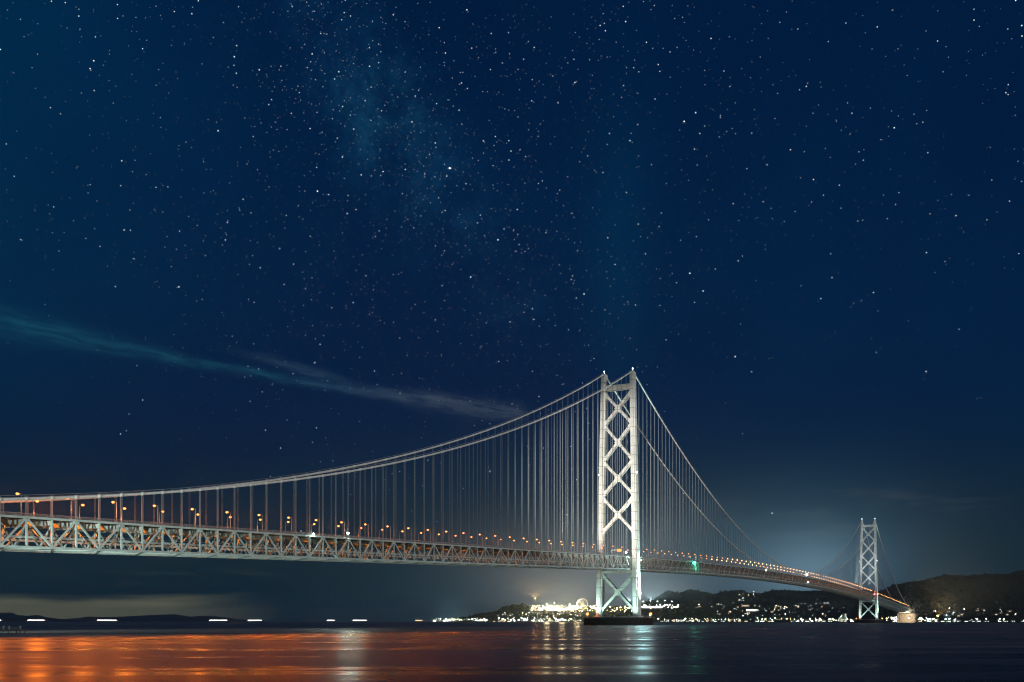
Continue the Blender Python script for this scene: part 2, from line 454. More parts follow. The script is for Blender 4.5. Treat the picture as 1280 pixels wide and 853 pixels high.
# towers
def tower(X):
    t = empty('tower', (X, 0, 0), bridge)
    def yc(z): return 23.25 - 5.5 * (z - 10) / 287
    for s in (-1, 1):
        b = MB(); loops = []
        for z in (9.6, 60, 120, 200, 292.5):
            f = (z - 10) / 287
            hx = 7.4 - 2.0 * f; hy = 3.4 - .5 * f; cx, cy = 2.4, 1.1; y0 = s * yc(z)
            prof = [(-hx + cx, -hy), (hx - cx, -hy), (hx - cx, -hy + cy), (hx, -hy + cy), (hx, hy - cy), (hx - cx, hy - cy), (hx - cx, hy), (-hx + cx, hy), (-hx + cx, hy - cy), (-hx, hy - cy), (-hx, -hy + cy), (-hx + cx, -hy + cy)]
            loops.append([(px, y0 + py, z) for px, py in prof])
        b.prism(loops)
        b.obj('leg', M['tower'], t)
        b = MB(); y0 = s * yc(295)
        b.box(-4.2, 4.2, y0 - 2.5, y0 + 2.5, 292.5, 296.0); b.box(-2.2, 2.2, y0 - 1.7, y0 + 1.7, 296.0, 297.6)
        for xx in (-4.1, 4.1):
            for yy in (-2.4, 2.4): b.box(xx - .08, xx + .08, y0 + yy - .08, y0 + yy + .08, 296, 297.3)
        b.obj('saddle_housing', M['tower'], t)
        b = MB(); b.tube([(0, y0, 297.6), (0, y0, 300.0)], .12, 6); b.ball((0, y0, 300.4), .55); b.cur = 0
        b.obj('beacon', M['bluelamp'], t)
        # base flange
        b = MB(); yb = s * yc(10); b.box(-8.6, 8.6, yb - 4.6, yb + 4.6, 9.4, 11.2)
        b.obj('base_plate', M['tower'], t)
    for z0, z1 in ((17, 60), (110, 149.5), (154, 192), (194.5, 235), (237, 272.5)):
        b = MB(); w = 3.2
        pa = (0, -yc(z0) + 2.4, z0); pb = (0, yc(z1) - 2.4, z1); pc = (0, yc(z0) - 2.4, z0); pd = (0, -yc(z1) + 2.4, z1)
        b.bar(pa, pb, 5.0, w, (1, 0, 0))
        mid = (Vector(pc) + Vector(pd)) / 2; dv = (Vector(pd) - Vector(pc)).normalized()
        b.bar(pc, mid - dv * .3, 4.98, w, (1, 0, 0)); b.bar(mid + dv * .3, pd, 4.98, w, (1, 0, 0))
        zc = mid.z                                        # gusset
        b.prism([[(x, 0, zc - 4.6), (x, 4.2, zc), (x, 0, zc + 4.6), (x, -4.2, zc)] for x in (-2.7, 2.7)])
        for yy, zz, sy, sz in ((-yc(z0) + 3.2, z0, 1, 1), (yc(z0) - 3.2, z0, -1, 1), (-yc(z1) + 3.2, z1, 1, -1), (yc(z1) - 3.2, z1, -1, -1)):
            b.prism([[(x, yy, zz - sz * 2.6), (x, yy + sy * 3.4, zz + sz * 2.2), (x, yy, zz + sz * 5.4)][::1] for x in (-2.3, 2.3)])
        b.obj('cross_brace', M['tower'], t)
    b = MB(); ys = yc(279) - 2.5
    b.box(-3.2, 3.2, -ys, ys, 276.6, 282.4); b.obj('top_strut', M['tower'], t)
    b = MB(); ys = yc(64) - 2.6
    b.box(-3.6, 3.6, -ys, ys, 61.0, 63.6); b.obj('deck_strut', M['tower'], t)
    for z in (82, 178):
        for s in (-1, 1):
            b = MB(); b.ball((-2.5, s * (yc(z) + 3.9), z), .7); b.obj('obstruction_light', M['bluelamp'], t)
    return t
towers = [tower(0), tower(SPAN)]

# main cables with bands, hand ropes above
for s in (-1, 1):
    xs = [x for x in nodes if abs(x) > 4 and abs(x - SPAN) > 4]
    cp, cr = [], []
    px = XA
    allx = sorted(xs + [XA, 0, SPAN, XB])
    b = MB()
    b.tube([(x, s * YT, zcab(x)) for x in [XA + (XB - XA) * i / 560 for i in range(561)]] , .70, 10)
    for x in xs:
        dz = (zcab(x + .5) - zcab(x - .5)); v = Vector((1, 0, dz)).normalized()
        p = Vector((x, s * YT, zcab(x)))
        b.tube([p - v * 1.0, p + v * 1.0], .90, 10)
    cb = b.obj('main_cable', M['cable'], bridge, smooth=True)
    b = MB()
    for oy in (-.75, .75):
        b.tube([(x, s * YT + oy, zcab(x) + 1.7) for x in [XA + (XB - XA) * i / 560 for i in range(561)]], .07, 4)
        for x in xs:
            if x < 700: b.bar((x, s * YT + oy, zcab(x)), (x, s * YT + oy, zcab(x) + 1.75), .09, .09, (1, 0, 0))
    b.obj('hand_rope', M['rail'], cb)

# hangers: the hundred nearest are parts of their own
hb = MB()
for ox in (-.42, .42):
    hb.bar((ox, 0, 0), (ox, 0, 1), .20, .20, (1, 0, 0))
hmesh = hb.mesh('hanger', M['rope'])
hx = []
for s in (-1, 1):
    for x in nodes:
        if abs(x) < 9 or abs(x - SPAN) < 9: continue
        hgt = zcab(x) - ztop(x) - .5
        if hgt < 1.0: continue
        p = Vector((x, s * YT, 60)); dist = (p - CAM).length
        hx.append((dist if x > -835 else 9e9, x, s, hgt))
hx.sort()
rest = MB()
for i, (dd, x, s, hgt) in enumerate(hx):
    z0 = ztop(x) + .2
    if i < 99:
        o = link('hanger', hmesh, bridge, (x, s * YT, z0)); o.scale.z = hgt + .2
    else:
        w = .21
        for ox in (-.42, .42):
            rest.bar((x + ox, s * YT, z0), (x + ox, s * YT, z0 + hgt), w, w, (1, 0, 0))
tag(rest.obj('hanger_ropes', M['rope'], bridge), kind='stuff')

# stiffening truss
tr = empty('stiffening_truss', (0, 0, 0), bridge)
DEP = 14.0
for s in (-1, 1):
    for dz, nm in ((0, 'upper_chord'), (-DEP, 'lower_chord')):
        b = MB()
        for a, c2 in zip(nodes, nodes[1:]):
            b.bar((a, s * YT, ztop(a) + dz), (c2, s * YT, ztop(c2) + dz), 1.0, 1.05, (0, 1, 0))
        b.obj(nm, M['truss'], tr)
mem = []
for s in (-1, 1):
    for i, x in enumerate(nodes):
        dist = (Vector((x, s * YT, 60)) - CAM).length + (25 if s > 0 else 0)
        if x < -835: dist = 9e9
        mem.append((dist, 'v', s, x, None))
        if i + 1 < len(nodes): mem.append((dist, 'd', s, x, nodes[i + 1]))
mem.sort(key=lambda q: q[0])
cnt = {'v': 0, 'd': 0}; restv, restd = MB(), MB()
for dist, ty, s, x, x2 in mem:
    single = cnt[ty] < 48; cnt[ty] += 1
    y = s * YT
    b = MB() if single else (restv if ty == 'v' else restd)
    if ty == 'v':
        b.bar((x, y, ztop(x) - DEP + .6), (x, y, ztop(x) - .6), .72, .85, (1, 0, 0))
        if iseven(x) and x < 700: b.box(x - 1.5, x + 1.5, y - .53, y + .53, ztop(x) - 1.9, ztop(x) - .62)
        if single: b.obj('vertical_post', M['truss'], tr)
    else:
        za, zb = (ztop(x) - .6, ztop(x2) - DEP + .6) if iseven(x) else (ztop(x) - DEP + .6, ztop(x2) - .6)
        b.bar((x + .5, y, za), (x2 - .5, y, zb), .70, .80, (0, 1, 0))
        if single: b.obj('diagonal', M['truss'], tr)
tag(restv.obj('vertical_posts', M['truss'], tr), kind='stuff')
tag(restd.obj('diagonals', M['truss'], tr), kind='stuff')
# cross frames, floor beams, lateral bracing, inner walkway
b = MB(); c1 = MB(); c3 = MB()
YI = YT - .6
for i, x in enumerate(nodes):
    z = ztop(x)
    b.bar((x, -YI, z - 1.9), (x, YI, z - 1.9), .6, 2.2, (1, 0, 0))
    b.bar((x, -YI, z - DEP + .1), (x, YI, z - DEP + .1), .6, 1.0, (1, 0, 0))
    for s in (-1, 1):
        b.bar((x, s * YI, z - 3.4), (x, s * 9.0, z - DEP + .7), .5, .6, (1, 0, 0))
        b.bar((x, s * 1.0, z - 3.1), (x, s * 8.6, z - DEP + .7), .5, .6, (1, 0, 0))
    if i + 1 < len(nodes):
        x2 = nodes[i + 1]; z2 = ztop(x2); zz, zz2 = z - DEP - .25, z2 - DEP - .25
        if i % 2 == 0:
            c1.bar((x, -YI, zz), (x2, 0, zz2), .7, .6, (0, 1, 0)); c1.bar((x, YI, zz), (x2, 0, zz2), .7, .6, (0, 1, 0))
        else:
            c1.bar((x, 0, zz), (x2, -YI, zz2), .7, .6, (0, 1, 0)); c1.bar((x, 0, zz), (x2, YI, zz2), .7, .6, (0, 1, 0))
        for y in (-13.2, 13.2):
            c3.bar((x, y, z - 8.6), (x2, y, z2 - 8.6), 3.0, .25, (0, 1, 0))
            c3.bar((x, y, z - 7.4), (x2, y, z2 - 7.4), .12, .12, (0, 1, 0))
            c3.bar((x, y - 1.2, z - 9.2), (x2, y - 1.2, z2 - 9.2), .8, .8, (0, 1, 0))
b.obj('cross_frame', M['truss'], tr); c1.obj('lateral_bracing', M['truss'], tr); c3.obj('service_walkway', M['truss'], tr)
# road deck on stringers, gratings left open at edges and median
rd = MB(); rr = MB(); kb = MB()
for a, c2 in zip(nodes, nodes[1:]):
    for y0, y1 in ((-14.6, -1.7), (1.7, 14.6)):
        za, zb = ztop(a) + .35, ztop(c2) + .35
        rd.quadbox(((a, y0, za), (c2, y0, zb), (c2, y1, zb), (a, y1, za), (a, y0, za + .45), (c2, y0, zb + .45), (c2, y1, zb + .45), (a, y1, za + .45)))
    for y in (-12, -8, -4.5, 4.5, 8, 12):
        kb.bar((a, y, ztop(a) - .25), (c2, y, ztop(c2) - .25), .45, 1.15, (0, 1, 0))
    for y in (-16.6, -14.5, 14.5, 16.6):
        for dz in (1.15, 1.6, 2.1):
            rr.bar((a, y, ztop(a) + dz), (c2, y, ztop(c2) + dz), .10, .12, (0, 1, 0))
        for q in range(4 if a < 500 else 1):
            xx = a + PAN * q / 4
            rr.box(xx - .07, xx + .07, y - .07, y + .07, ztop(xx) + .2, ztop(xx) + 2.15)
    for y in (-16.6, 16.6):
        kb.bar((a, y, ztop(a) + .45), (c2, y, ztop(c2) + .45), .5, .7, (0, 1, 0))
rdo = rd.obj('road_deck', M['asphalt'], bridge)
rr.obj('railing', M['rail'], rdo); kb.obj('stringer', M['girder'], rdo)

# ------------------------------------------------------------------ piers and anchorages
def ring(r, z, n=64): return [(r * math.cos(2 * math.pi * i / n), r * math.sin(2 * math.pi * i / n), z) for i in range(n)]
for X, lab in ((0, 'round dark concrete pier with ribbed fender under the near tower'), (SPAN, 'round dark pier low in the water under the far tower')):
    p = empty('bridge_pier', (X, 0, 0)); tag(p, lab, 'pier', 'tower piers of the bridge')
    b = MB(); b.prism([ring(39, -3), ring(39, 8.6), ring(38, 9.4)]); b.obj('caisson', M['dark_concrete'], p)
    b = MB()
    for i in range(96):
        a = 2 * math.pi * i / 96; u = Vector((math.cos(a), math.sin(a), 0)); t = Vector((-u.y, u.x, 0))
        b.bar(u * 40.0 + Vector((0, 0, -2)), u * 40.0 + Vector((0, 0, 8.2)), .9, 1.0, tuple(t))
    for z in (2.2, 5.6):
        for i in range(96):
            a, a2 = 2 * math.pi * i / 96, 2 * math.pi * (i + 1) / 96
            b.bar((40.8 * math.cos(a), 40.8 * math.sin(a), z), (40.8 * math.cos(a2), 40.8 * math.sin(a2), z), .5, .6, (0, 0, 1))
    b.obj('fender', M['fender'], p)
    b = MB()
    for z in (10.1, 10.7):
        b.tube([Vector(q) for q in ring(38.2, z, 48)] + [Vector(ring(38.2, z, 48)[0])], .06, 4, False)
    for q in ring(38.2, 9.4, 48): b.box(q[0] - .06, q[0] + .06, q[1] - .06, q[1] + .06, 9.4, 10.75)
    b.obj('railing', M['rail'], p)
def anchorage(X, sgn, lab):
    p = empty('anchorage', (X, 0, 0)); tag(p, lab, 'anchorage', 'cable anchorages of the bridge')
    b = MB(); zt = ztop(X) - DEP - 1.2
    b.prism([[(-34 * 1.0, -31, z), (34, -31, z), (34, 31, z), (-34, 31, z)] for z in (-2, zt)])
    b.obj('base_block', M['concrete'], p)
    for s in (-1, 1):
        b = MB(); x0, x1 = (4, 34) if sgn > 0 else (-34, -4)
        lo = s * YT
        b.prism([[(x0, lo - 7, zt), (x1, lo - 7, zt), (x1, lo + 7, zt), (x0, lo + 7, zt)],
                 [(x0 + 2, lo - 6, zcab(X) + 4), (x1 - 10 if sgn > 0 else x1 - 2, lo - 6, zcab(X) + 4), (x1 - 10 if sgn > 0 else x1 - 2, lo + 6, zcab(X) + 4), (x0 + 2, lo + 6, zcab(X) + 4)]])
        b.obj('cable_house', M['concrete'], p)
    b = MB()
    for y in range(-28, 29, 8):
        b.box(-36.4, -34.02, y - .9, y + .9, 0, zt - 1)
    for x in range(-28, 30, 8): b.box(x - .9, x + .9, -33.4, -31.02, 0, zt - 1)
    b.obj('buttress', M['concrete'], p)
    return p
anchorage(XB + 4, 1, 'pale floodlit concrete anchorage at the far end of the bridge')
anchorage(XA - 30, -1, 'concrete anchorage at the near end of the bridge')

# ------------------------------------------------------------------ street lamps on the deck
SOD = (1.0, .195, .010)
mb = MB(); mb.tube([(0, 0, 0), (0, 0, 10.6)], [.16, .10], 8); mb.box(-.3, .3, -.3, .3, -.1, .5); mast_me = mb.mesh('mast', M['mast'])
mb = MB(); mb.tube([(0, 0, 10.5), (0, .7, 10.85), (0, 2.2, 11.0)], .08, 6); arm_me = mb.mesh('arm', M['mast'])
mb = MB(); mb.box(-.34, .34, 1.9, 3.2, 11.0, 11.2); mb.box(-.25, .25, 1.8, 2.0, 10.9, 11.15); hood_me = mb.mesh('lamp_hood', M['mast'])
mb = MB(); mb.ball((0, 2.55, 10.7), .92, .75); bulb_me = mb.mesh('bulb', M['sodium'], True)
mb = MB(); mb.cur = 0; mb.tube([(0, 0, 0), (0, 0, 10.6)], .15, 5); mb.tube([(0, 0, 10.6), (0, 2.2, 11.0)], .12, 4); mb.cur = 1; mb.ball((0, 2.55, 10.8), .75, .8)
farlamp_me = mb.mesh('street_lamp', [M['mast'], M['sodium_far']])
E_DECK = 54000
nl = {-1: 0, 1: 0}; nr_ = {-1: 0, 1: 0}
for i in range(140):
    for s in (-1, 1):
        x = -817.6 + 28.4 * i + (0 if s < 0 else 3.0)
        if x > XB - 25 or abs(x) < 10 or abs(x - SPAN) < 10: continue
        row = 'near' if s < 0 else 'far'
        near = x < 420
        nm = 'street_lamp'
        if near: o = empty(nm, (x, s * 15.4, ztop(x) + .6), rz=0 if s < 0 else math.pi)
        else: o = link(nm, farlamp_me, None, (x, s * 15.4, ztop(x) + .6)); o.rotation_euler.z = 0 if s < 0 else math.pi
        if x < 0:
            nl[s] += 1
            lab = f'orange street lamp, {ordinal(nl[s])} from left on the {row} edge of the bridge deck'
        elif x < 700:
            nr_[s] += 1
            lab = f'orange street lamp on the {row} deck edge, {ordinal(nr_[s])} right of near tower'
        elif x < SPAN: lab = f'tiny lit street lamp on the {row} deck edge approaching the far tower'
        else: lab = f'tiny lit street lamp on the {row} deck edge beyond the far tower'
        tag(o, lab, 'street lamp', 'street lamps along the bridge deck')
        if near:
            link('mast', mast_me, o); a = link('arm', arm_me, o); hd = link('lamp_hood', hood_me, o); link('bulb', bulb_me, hd)
        e = E_DECK if s > 0 else E_DECK * .13
        if x < 760 or (x < SPAN and i % 3 == 0):
            e *= 1.8 - .8 * (x + 817) / 260 if x < -560 else max(.35, 1 - (x + 560) / 560 * .65)
            lamp('lamp_light', 'SPOT', (0, 2.55, 9.5), e * (1 if x < 760 else 6), SOD, o, (0, .75, -1), .35, 150, .5)

# ------------------------------------------------------------------ other lamps on and about the bridge
def bracket_lamp(X, y, z, m, lab, r, e, colr, size=.8, cat='floodlight', aim=None, ang=100, grp=None):
    o = empty('floodlight', (X, y, z)); tag(o, lab, cat, grp)
    b = MB(); b.bar((0, .8, -1.6), (0, .2, -.5), .2, .2, (1, 0, 0)); b.box(-.7, .7, .12, .5, -.6, .6); b.obj('bracket', M['mast'], o)
    b = MB(); b.ball((0, -.25, 0), r); b.obj('lens', m, o, True)
    if e:
        if aim is None: lamp('lamp_light', 'POINT', (0, -1.0, 0), e, colr, o, size=size)
        else: lamp('lamp_light', 'SPOT', (0, -1.0, 0), e, colr, o, aim, size, ang, .8)
    return o
CW = (.72, 1.0, .82)
bracket_lamp(-563, -18.7, 65.0, M['coldlamp'], 'large dazzling greenish white floodlight on the upper truss edge left of the near tower', .8, 40000, CW, 2.0, aim=(-.5, -1, -.45), ang=120)
bracket_lamp(-601, -18.7, 61.6, M['coldlamp'], 'small greenish white floodlight beside the dazzling one on the truss edge', .8, 1500, CW, .8)
bracket_lamp(243, -18.9, 85.3, M['greenlamp'], 'green navigation light on the truss right of the near tower', .65, 12000, (.08, 1, .6), 1.2, 'navigation light')
bracket_lamp(1010, -18.7, 99.6, M['whitelamp'], 'bright white flood lamp on the deck at midspan under the lowest cable', 1.8, 8000, (1, .85, .6), 1.0)
bracket_lamp(1020, -18.9, 84.0, M['coldlamp'], 'white navigation light hanging below the deck at midspan', 1.0, 0, CW, 1, 'navigation light')
bracket_lamp(-20, -16.9, 84.2, M['whitelamp'], 'white flood lamp on the deck in front of the near tower', 1.0, 9000, (1, .95, .8), .8)
bracket_lamp(1975, -18.9, 83, M['redlamp'], 'red marker lamp on the truss in front of the far tower', 1.9, 9000, (1, .05, .04), 1.0, 'marker lamp')
bracket_lamp(660, -18.7, ztop(660) + 1, M['whitelamp'], 'pale flood lamp on the truss between green light and midspan', .9, 0, CW)

bracket_lamp(1.5, -27.0, 76.0, M['whitelamp'], 'added white lamp on the outer face of the near leg making the water reflection', .7, 1.7e5, (.50, .95, 1.0), 7.0, 'floodlight', aim=(-.8, -.45, -.4), ang=120)  # lamp added to make the tower's pale reflection column on the water
o = empty('road_sign', (-24, 0, ztop(-24) + .8)); tag(o, 'amber lit sign board over the roadway in front of the near tower', 'road sign')
b = MB(); b.bar((0, -15.2, 0), (0, -15.2, 7.4), .4, .4, (1, 0, 0)); b.bar((0, -1, 0), (0, -1, 7.4), .4, .4, (1, 0, 0)); b.bar((0, -15.2, 7.2), (0, -1, 7.2), .4, .5, (1, 0, 0)); b.obj('gantry', M['mast'], o)
b = MB(); b.box(-.45, -.25, -13.4, -7.4, 5.2, 8.4); b.obj('board', emit('amber sign panel', (1, .45, .14), 1.6), o)
# flood lights for the towers
def flood(loc, aim, e, colr, ang, lab, m, grp, r=.7, size=.8, glow=0, blend=.7):
    o = empty('floodlight', loc); tag(o, lab, 'floodlight', grp)
    b = MB(); b.box(-.5, .5, -.5, .5, 0, .3); b.bar((0, 0, .3), (0, 0, 1.1), .25, .25, (1, 0, 0)); b.obj('stand', M['mast'], o)
    b = MB(); a = Vector(aim).normalized()
    b.tube([Vector((0, 0, 1.5)) - a * .55, Vector((0, 0, 1.5)) + a * .35], [.45, .7], 10); hd = b.obj('lamp_head', M['mast'], o)
    b = MB(); b.ball(Vector((0, 0, 1.5)) + a * .55, r * .6); b.obj('lens', m, hd, True)
    lamp('lamp_light', 'SPOT', Vector((0, 0, 1.5)) + a * 1.2, e, colr, o, a, size, ang, blend)
    if glow: lamp('lamp_glow', 'POINT', (0, -2, 3.2), glow, colr, o, size=1.5)
    return o
TEAL = (.62, 1.0, .86); WARMW = (1.0, .87, .68)
for X, nm, f in ((0, 'near', 1.0), (SPAN, 'far', .75)):
    for s, sd in ((-1, 'near leg'), (1, 'far leg')):
        y = s * 22
        flood((X - 34, y - 4, 9.4), (30, 1, 22), 0.9e5 * f, TEAL, 70, f'floodlight on the pier aimed up the front of the {sd} of the {nm} tower', M['coldlamp'], 'floodlights lighting the towers')
    flood((X + 4, -37.5, 9.4), (-2, 13, 100), 2.0e6 * f, TEAL, 50, f'floodlight at the pier edge aimed up the outer side of the {nm} tower', M['coldlamp'], 'floodlights lighting the towers', glow=0)
    wc = WARMW if nm == 'near' else (.92, 1, 1)
    flood((X - 150, 0, ztop(X - 150) + .3), (150, 0, 150), 4e5 * f * (1 if f == 1 else 4), wc, 66, f'floodlight on the deck median far in front of the {nm} tower', M['whitelamp'], 'floodlights lighting the towers', blend=1.0)
    flood((X - 48, 0, ztop(X - 48) + .3), (48, 0, 50), 1.6e5 * f, wc, 84, f'floodlight on the deck median close in front of the {nm} tower', M['whitelamp'], 'floodlights lighting the towers', blend=1.0)
    flood((X + 9, -19.6, ztop(X) + .8), (-1, -3, 105), 6e5 * f, TEAL, 45, f'floodlight beside the near leg of the {nm} tower aimed straight up', M['coldlamp'], 'floodlights lighting the towers')
# sodium lamps on the pier edges
for X, nm in ((0, 'near'), (SPAN, 'far')):
    for D, sd in ((-1, 'left'), (1, 'right')):
        v = RT * (D * 37.0) - FW * 6
        o = bracket_lamp(X + v.x, v.y, 13.2, M['sodium'], f'orange lamp at the {sd} edge of the {nm} tower pier', 1.8, 80000, SOD, 1.0, 'pier lamp', grp='orange lamps on the piers')
        b = MB(); b.tube([(0, .9, -3.8), (0, .9, -1.4)], .12, 6); b.obj('post', M['mast'], o)

# unseen floodlights added by the near anchorage to brighten the truss
for j, (loc, aimp, e, an) in enumerate((((-925, -60, 2), (-420, -18, 62), 9.0e5, 50), ((-955, -70, 2), (-640, -18, 52), 4.0e5, 70))):
    a = Vector(aimp) - Vector(loc)
    flood(loc, a, e, (.78, 1.0, .90), an, ('added unseen floodlight on the near shore aimed along the side span truss', 'added unseen floodlight on the near shore aimed at the start of the truss')[j], M['coldlamp'], 'added fill lamps on the shore')

flood((-1120, -330, 2), (1120, 326, 168), 6.4e7, (1, .93, .83), 11.5, 'added unseen long throw floodlight on the near shore aimed at the near tower', M['coldlamp'], 'added fill lamps on the shore', blend=.8)  # out-of-view lamp added to whiten the near tower evenly

# ------------------------------------------------------------------ ships
for i, (x0, x1, D, lab) in enumerate(((-8, 3, 6500, 'brightly lit ship cut by the left edge of the picture'), (35, 57, 6800, 'lit ship on the horizon, leftmost whole one'), (122, 147, 7000, 'longest lit ship on the horizon below the far hills'), (262, 285, 7200, 'lit ship on the horizon, left of a close pair'), (310, 328, 7400, 'lit ship on the horizon, right of a close pair'), (409, 419, 7600, 'short lit ship left of the white reflection column'), (441, 459, 7400, 'lit ship just right of the white reflection column'), (519, 529, 8000, 'faint small lit ship beside the distant town'))):
    ln = (x1 - x0) / FPX * D; c0 = at((x0 + x1) / 2, HY, D)
    o = empty('ship', (c0.x, c0.y, 0), rz=math.atan2(RT.y, RT.x)); tag(o, lab, 'ship', 'lit ships on the horizon')
    h = ln / 2 + 8; wdt = 9
    b = MB(); b.prism([[(-h + 6, -wdt * .7, -2), (h - 14, -wdt * .7, -2), (h - 4, 0, -2), (h - 14, wdt * .7, -2), (-h + 6, wdt * .7, -2)], [(-h, -wdt, 8), (h - 9, -wdt, 8), (h + 5, 0, 9), (h - 9, wdt, 8), (-h, wdt, 8)]])
    b.obj('hull', M['hull'], o)
    b = MB(); b.box(-h + 9, h - 12, -wdt + 1.5, wdt - 1.5, 8, 15.5); b.box(-h + 14, -h + 24, -wdt + 2.5, wdt - 2.5, 15.5, 19); b.tube([(-h + 19, 0, 19), (-h + 19, 0, 26)], .4, 6); b.obj('superstructure', M['shipwhite'], o)
    b = MB(); nW = max(4, int((2 * h - 24) / 6)); f = 1.0 if i != 7 else .4
    for q in range(nW):
        xa = -h + 10 + (2 * h - 23) * q / nW
        b.box(xa, xa + (2 * h - 23) / nW - .8, -wdt + 1.35, -wdt + 1.5, 9.6, 14.6)
    b.obj('lit_window_row', M['shiplight'] if i != 7 else M['win_warm'], o)

# ------------------------------------------------------------------ jetty at the left edge
D0 = 372
c0 = at(14, HY, D0); o = empty('jetty', (c0.x, c0.y, 0), rz=math.atan2(RT.y, RT.x)); tag(o, 'small dark timber jetty with pale posts at the left water edge', 'jetty')
b = MB(); b.box(-12, 4.3, -2.2, 2.2, 1.2, 1.5); b.obj('platform', M['jetty'], o)
b = MB()
for x in (-11, -8, -5, -2, 1, 4):
    for y in (-1.9, 1.9):
        b = MB(); b.tube([(x, y, -2), (x, y, 1.2)], .16, 8); b.obj('pile', M['jetty'], o)
for x in (-4.6, -1.9, .1, 4.1):
    b = MB(); b.tube([(x, -1.9, 1.5), (x, -1.9, 2.9)], .13, 8); b.box(x - .3, x + .3, -2.2, -1.6, 2.3, 2.75); b.obj('post', M['whitepost'], o)
b = MB(); b.box(-8.5, -4.8, -1.0, 1.4, 1.5, 3.6); b.prism([[(-8.8, -1.3, 3.6), (-4.5, -1.3, 3.6), (-4.5, 1.7, 3.6), (-8.8, 1.7, 3.6)], [(-8.2, 0, 4.3), (-5.1, 0, 4.3), (-5.1, .4, 4.3), (-8.2, .4, 4.3)]]); b.obj('hut', M['jetty'], o)
b = MB()
for z in (2.0, 2.4): b.bar((-4.6, -1.9, z), (4.1, -1.9, z), .06, .06, (0, 1, 0))
b.obj('railing', M['whitepost'], o)

# ------------------------------------------------------------------ towns
def bld(x, D, wpx, h, zb, wallm, winm, lab, grp, lit=.7, depth=14, roofk=0):
    w = wpx / FPX * D; c0 = at(x, HY, D); o = empty('building', (c0.x, c0.y, zb), rz=math.atan2(RT.y, RT.x)); tag(o, lab, 'building', grp)
    b = MB(); b.box(-w / 2, w / 2, -depth / 2, depth / 2, -6, h); b.obj('wall', wallm, o)
    b = MB()
    if roofk:
        b.prism([[(-w / 2 - .5, -depth / 2 - .5, h), (w / 2 + .5, -depth / 2 - .5, h), (w / 2 + .5, depth / 2 + .5, h), (-w / 2 - .5, depth / 2 + .5, h)], [(-w / 2 + 1, -.2, h + 3.4), (w / 2 - 1, -.2, h + 3.4), (w / 2 - 1, .2, h + 3.4), (-w / 2 + 1, .2, h + 3.4)]])
    else: b.box(-w / 2 - .3, w / 2 + .3, -depth / 2 - .3, depth / 2 + .3, h, h + .8)
    b.obj('roof', M['roof'], o)
    b = MB(); fl = max(1, int(h / 3.6)); nw = max(2, int(w / 3.4)); any_ = False
    for fz in range(fl):
        for q in range(nw):
            if rnd.random() > lit and (any_ or fz < fl - 1): continue
            any_ = True
            xa = -w / 2 + w * (q + .18) / nw
            b.box(xa, xa + w * .64 / nw, -depth / 2 - .12, -depth / 2 - .005, fz * 3.6 + 1.0, fz * 3.6 + 2.9)
            if not grp: b.obj('window', winm, o); b = MB()
    if grp: b.obj('lit_windows', winm, o)
    return o
hills = {'s': H_serv, 'b': H_back, 'r': H_right}
def onhill(hk, x, y):
    h = hills[hk]; D = h.ground(x, y); return D, h.z(x, D)
# waterfront rows
i = 0
x = 543.0
while x < 1280:
    wpx = rnd.uniform(2.2, 5.5)
    skip = 735 < x < 818 or 1068 < x < 1108 or (rnd.random() < .30)
    if not skip:
        D = coast(x) + rnd.uniform(10, 160)
        where = 'at the left tip of the far town' if x < 600 else 'on the waterfront left of the near pier' if x < 740 else 'on the waterfront between the two tower piers' if x < 1070 else 'on the waterfront by the far anchorage' if x < 1165 else 'on the waterfront under the dark right hill'
        kind = rnd.random()
        h = rnd.choice((4, 7, 7, 11)) if x < 1165 else rnd.choice((4, 4, 7))
        if kind < .5: bld(x, D, wpx, h, 2.6, M['housewall'], M['win_cold'], f'small pale building with cold windows {where}', 'waterfront buildings', roofk=h < 8)
        elif kind < .75: bld(x, D, wpx, h, 2.6, M['greywall'], M['win_white'], f'small grey building with white windows {where}', 'waterfront buildings')
        else: bld(x, D, wpx, h, 2.6, M['greywall'], M['win_warm'], f'small grey building with warm windows {where}', 'waterfront buildings', roofk=1)
    x += wpx + rnd.uniform(1.0, 5.0)
# houses up the slopes
for hk, x0, x1, y0, y1, n, where in (('s', 622, 735, 766, 771, 16, 'on the slope below the service area'), ('b', 868, 1000, 756, 771, 26, 'on the dark hillside between the towers'), ('r', 1175, 1270, 763, 771, 10, 'on the slope right of the far anchorage')):
    for j in range(n):
        x = rnd.uniform(x0, x1); D, z = onhill(hk, x, rnd.uniform(y0, y1))
        bld(x, D, rnd.uniform(2, 4), rnd.choice((4, 7)), z, M['housewall'], M[rnd.choice(('win_cold', 'win_white', 'win_warm'))], f'small lit house {where}', 'hillside houses', roofk=1)
# named buildings
def hb_(hk, x, y, *a, **kw):
    D, z = onhill(hk, x, y); return bld(x, D, a[0], a[1], z, *a[2:], **kw)
hb_('s', 700, 763.5, 34, 11, M['housewall'], M['win_white'], 'long brightly lit service area hall left of the near tower', None, lit=1, depth=20)
hb_('s', 668, 763.5, 12, 9, M['housewall'], M['win_warm'], 'orange lit hall at the left end of the service area', None, lit=1)
hb_('s', 808, 760.5, 36, 12, M['housewall'], M['win_white'], 'long dazzling white hall right of the near tower', None, lit=1, depth=20)
hb_('b', 940, 765, 15, 11, M['housewall'], M['win_white'], 'wide warm white lit hall alone on the dark hillside', None, lit=1)
hb_('b', 932, 758.5, 9, 10, M['greywall'], M['win_warm'], 'lit hotel high on the hillside above the wide hall', None, lit=.8)
hb_('b', 1032, 755, 7, 10, M['greywall'], M['win_cold'], 'dim grey block alone high on the hill left of the far tower', None, lit=.5)
